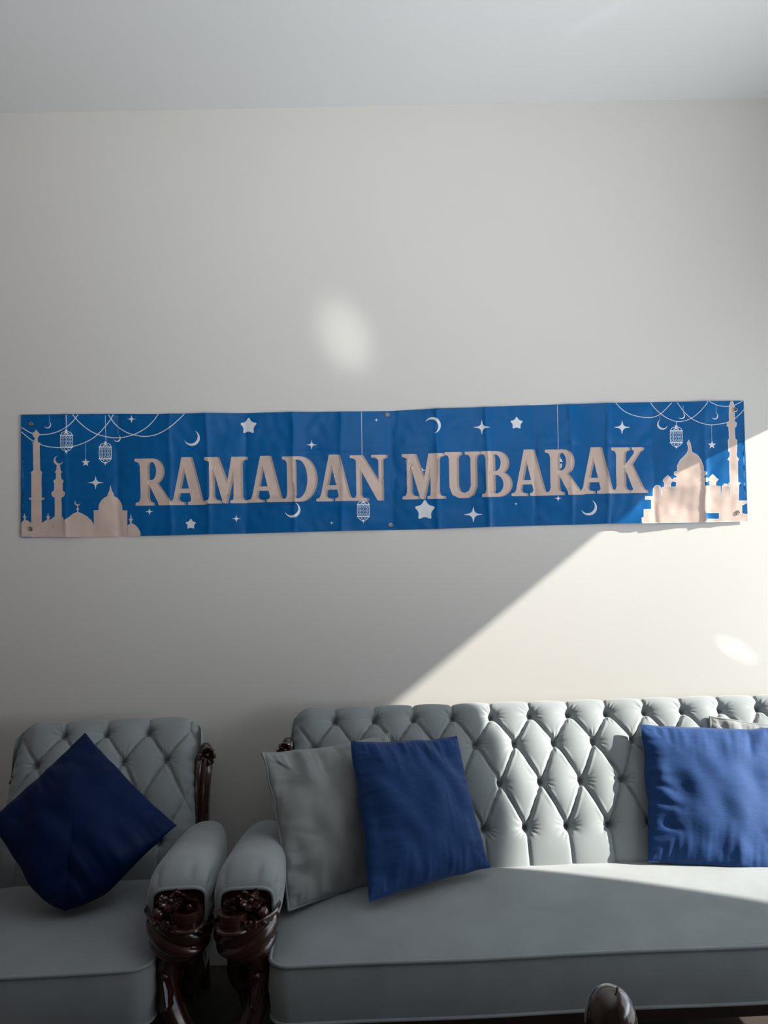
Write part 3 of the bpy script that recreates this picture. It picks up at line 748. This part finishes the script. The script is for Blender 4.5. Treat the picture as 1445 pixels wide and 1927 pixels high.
# ------------------------------------------------------------------ cushions
def cushion(name, label, cs, T, mat, pipe=0.0, pinch=.055, seed=0, wr=1.0, group=None, n=96, corner=(0, 0, 0, 0), creases=()):
    tl, tr, br, bl = [wp(*c) for c in cs]
    ctr = (tl+tr+br+bl)/4
    nrm = (tr-tl + br-bl).cross(tl-bl + tr-br).normalized()
    if nrm.y > 0: nrm = -nrm
    root = empty(name, ctr) if pipe else None
    g = np.linspace(-1, 1, n); g = np.sign(g)*(1-(1-np.abs(g))**1.35)
    F = np.zeros((n, n, 3)); B = np.zeros((n, n, 3)); ed_ = {}
    for i, a in enumerate(g):
        for j, b_ in enumerate(g):
            ka = 1-pinch*(1-b_*b_)*a*a; kb = 1-pinch*(1-a*a)*b_*b_
            rc = (corner[0 if (a < 0 and b_ > 0) else 1 if b_ > 0 else 2 if a > 0 else 3])*(1-1/math.sqrt(1+(min(abs(a), abs(b_))/max(abs(a), abs(b_), 1e-6))**2))
            aa, bb = a*ka*(1-rc), b_*kb*(1-rc)
            wob = .009*noise.noise(Vector((a*2.2+seed, b_*2.2, seed)))
            ou = .010*noise.noise(Vector((a*3.1, b_*3.1, seed+20)))
            aa += ou*abs(a)**6*2.2; bb += ou*abs(b_)**6*2.2
            s_, t_ = (aa+1)/2, (1-bb)/2
            p = (tl*(1-s_)+tr*s_)*(1-t_) + (bl*(1-s_)+br*s_)*t_ - ctr
            prof = max(0, (1-a*a)*(1-b_*b_))
            th = T*(prof**.46)*(.80+.20*prof)
            edge = max(abs(a), abs(b_))
            # gathers run inward from the seams
            q = a if abs(b_) > abs(a) else b_
            w_ = (noise.noise(Vector((q*5.5+seed*3, edge*1.1, seed)))+.5*noise.noise(Vector((q*13+seed*3, edge*2.0, seed+7))))*.012*wr*max(0, (edge-.35))*min(1, (1-edge)*14)
            w_ += noise.noise(Vector((a*3+seed, b_*2.4+a*1.5, seed+4)))*.010*wr*min(1, prof*3)
            for (ax, ay, bx, by, am, wd) in creases:
                dx, dy = bx-ax, by-ay; L2 = dx*dx+dy*dy; tq = min(1, max(0, ((a-ax)*dx+(b_-ay)*dy)/L2))
                dd = math.hypot(a-ax-tq*dx, b_-ay-tq*dy); w_ += am*math.exp(-(dd/wd)**2)*math.sin(PI*min(.97, max(.03, tq)))
            sl = Vector((0, 0, -1))
            F[i, j] = p + nrm*(th*.5 + w_ + wob); B[i, j] = p - nrm*(th*.5) + nrm*wob
    b = MB(); b.grid(F.tolist()); 
    nb = n*n; fs = []
    Bf = B.reshape(-1, 3); 
    b.grid(B[::-1].tolist())
    o = b.build('cover' if pipe else name, mat, root)
    if not pipe: o.location = ctr; root = o
    if pipe:
        loop = [F[i, 0] for i in range(n)]+[F[n-1, j] for j in range(1, n)]+[F[i, n-1] for i in range(n-2, -1, -1)]+[F[0, j] for j in range(n-2, 0, -1)]
        t = MB(); t.tube([tuple(x) for x in loop], pipe, 8, closed=True); t.build('piping', mat, root)
    tag(root, label, 'cushion', group)
    return root
cushion('cushion', 'navy satin cushion standing on one corner in the armchair',
        [(-22,1545,2.31),(160,1374,2.56),(337,1553,2.36),(108,1788,2.13)], .20, M['blue_satin'], 0, pinch=.07, seed=2, wr=.9, corner=(0, .10, .06, 1.0))
cushion('cushion', 'grey velvet cushion with piped edge leaning at the left end of the sofa',
        [(493,1418,2.43),(732,1381,2.66),(765,1660,2.47),(543,1713,2.22)], .15, M['velvet_cushion'], .0042, pinch=.06, seed=5, wr=1.5, creases=[(-.98,.55,-.5,.45,-.006,.05),(-.9,-.1,-.45,-.22,-.006,.04),(-.95,-.5,-.6,-.75,-.005,.05),(-.3,.98,-.2,.5,-.006,.05),(.1,.98,.0,.55,-.004,.04)])
cushion('cushion', 'royal blue linen cushion leaning on the grey cushion at the sofa left end',
        [(661,1397,2.47),(858,1387,2.57),(921,1632,2.43),(696,1697,2.20)], .16, M['blue_linen'], .0026, pinch=.035, seed=9, wr=1.2, creases=[(.1,.98,.3,.5,-.004,.05),(.5,.98,.5,.4,-.003,.04),(.35,.5,.4,-.6,.0025,.03)])
cushion('cushion', 'bright blue linen cushion in full sun at the right of the sofa',
        [(1207,1364,2.70),(1476,1372,2.74),(1486,1650,2.44),(1221,1621,2.495)], .12, M['blue_linen'], .0026, pinch=.03, seed=13, wr=.9, creases=[(-.98,-.15,-.5,-.3,-.008,.05),(-.9,-.45,-.5,-.6,-.007,.05),(-.95,.1,-.6,-.05,-.006,.04),(.5,.98,.45,.5,-.007,.06)])
cushion('cushion', 'grey velvet cushion almost hidden behind the sunlit blue cushion',
        [(1336,1349,2.76),(1560,1372,2.75),(1560,1620,2.58),(1345,1600,2.60)], .07, M['velvet_cushion'], .0042, pinch=.05, seed=17, wr=1.2)

# ------------------------------------------------------------------ wooden finial near the camera
FY = 1.25
fc = wp(1149, 1856, FY); ctrp = wp(1149, 1905, FY)
fin = empty('wooden_post', (ctrp.x, FY, 0)); tag(fin, 'dark polished egg-shaped wooden finial with a nail in its top before the sofa', 'finial post')
R_ = .0405; zt_ = fc.z
t = MB(); prof = []
for k in range(25):
    a = PI*k/24; prof.append((R_*math.sin(a)**.92*(1+.06*(1 if a > PI/2 else 0)*math.sin(a*2)**2), .056*(math.cos(a)-1)*(1.0)))
t.lathe(prof, (0, 0, zt_), 40); t.build('finial', M['wood_black'], fin)
t = MB(); t.lathe([(0,0),(.020,0),(.034,-.006),(.040,-.014),(.036,-.022),(.024,-.030),(.022,-.05),(.030,-.07),(.030,-.30),(.024,-.33),(.034,-.36),(.030,-.6),(.030,-.70),(0,-.70)], (0, 0, zt_-.102), 32)
t.lathe([(0, zt_-.80), (.03, zt_-.80), (.045, .03), (.06, .02), (.06, 0), (0, 0)], (0, 0, 0), 32)
t.build('turned_shaft', M['wood_black'], fin)
t = MB(); t.tube([(.004, -.014, zt_-.010), (.0075, -.0145, zt_+.0045)], .0011, 8); t.ball((.0078, -.0145, zt_+.0050), .0026, .0026, .0016, 10, 6)
t.build('nail', M['nail'], fin)
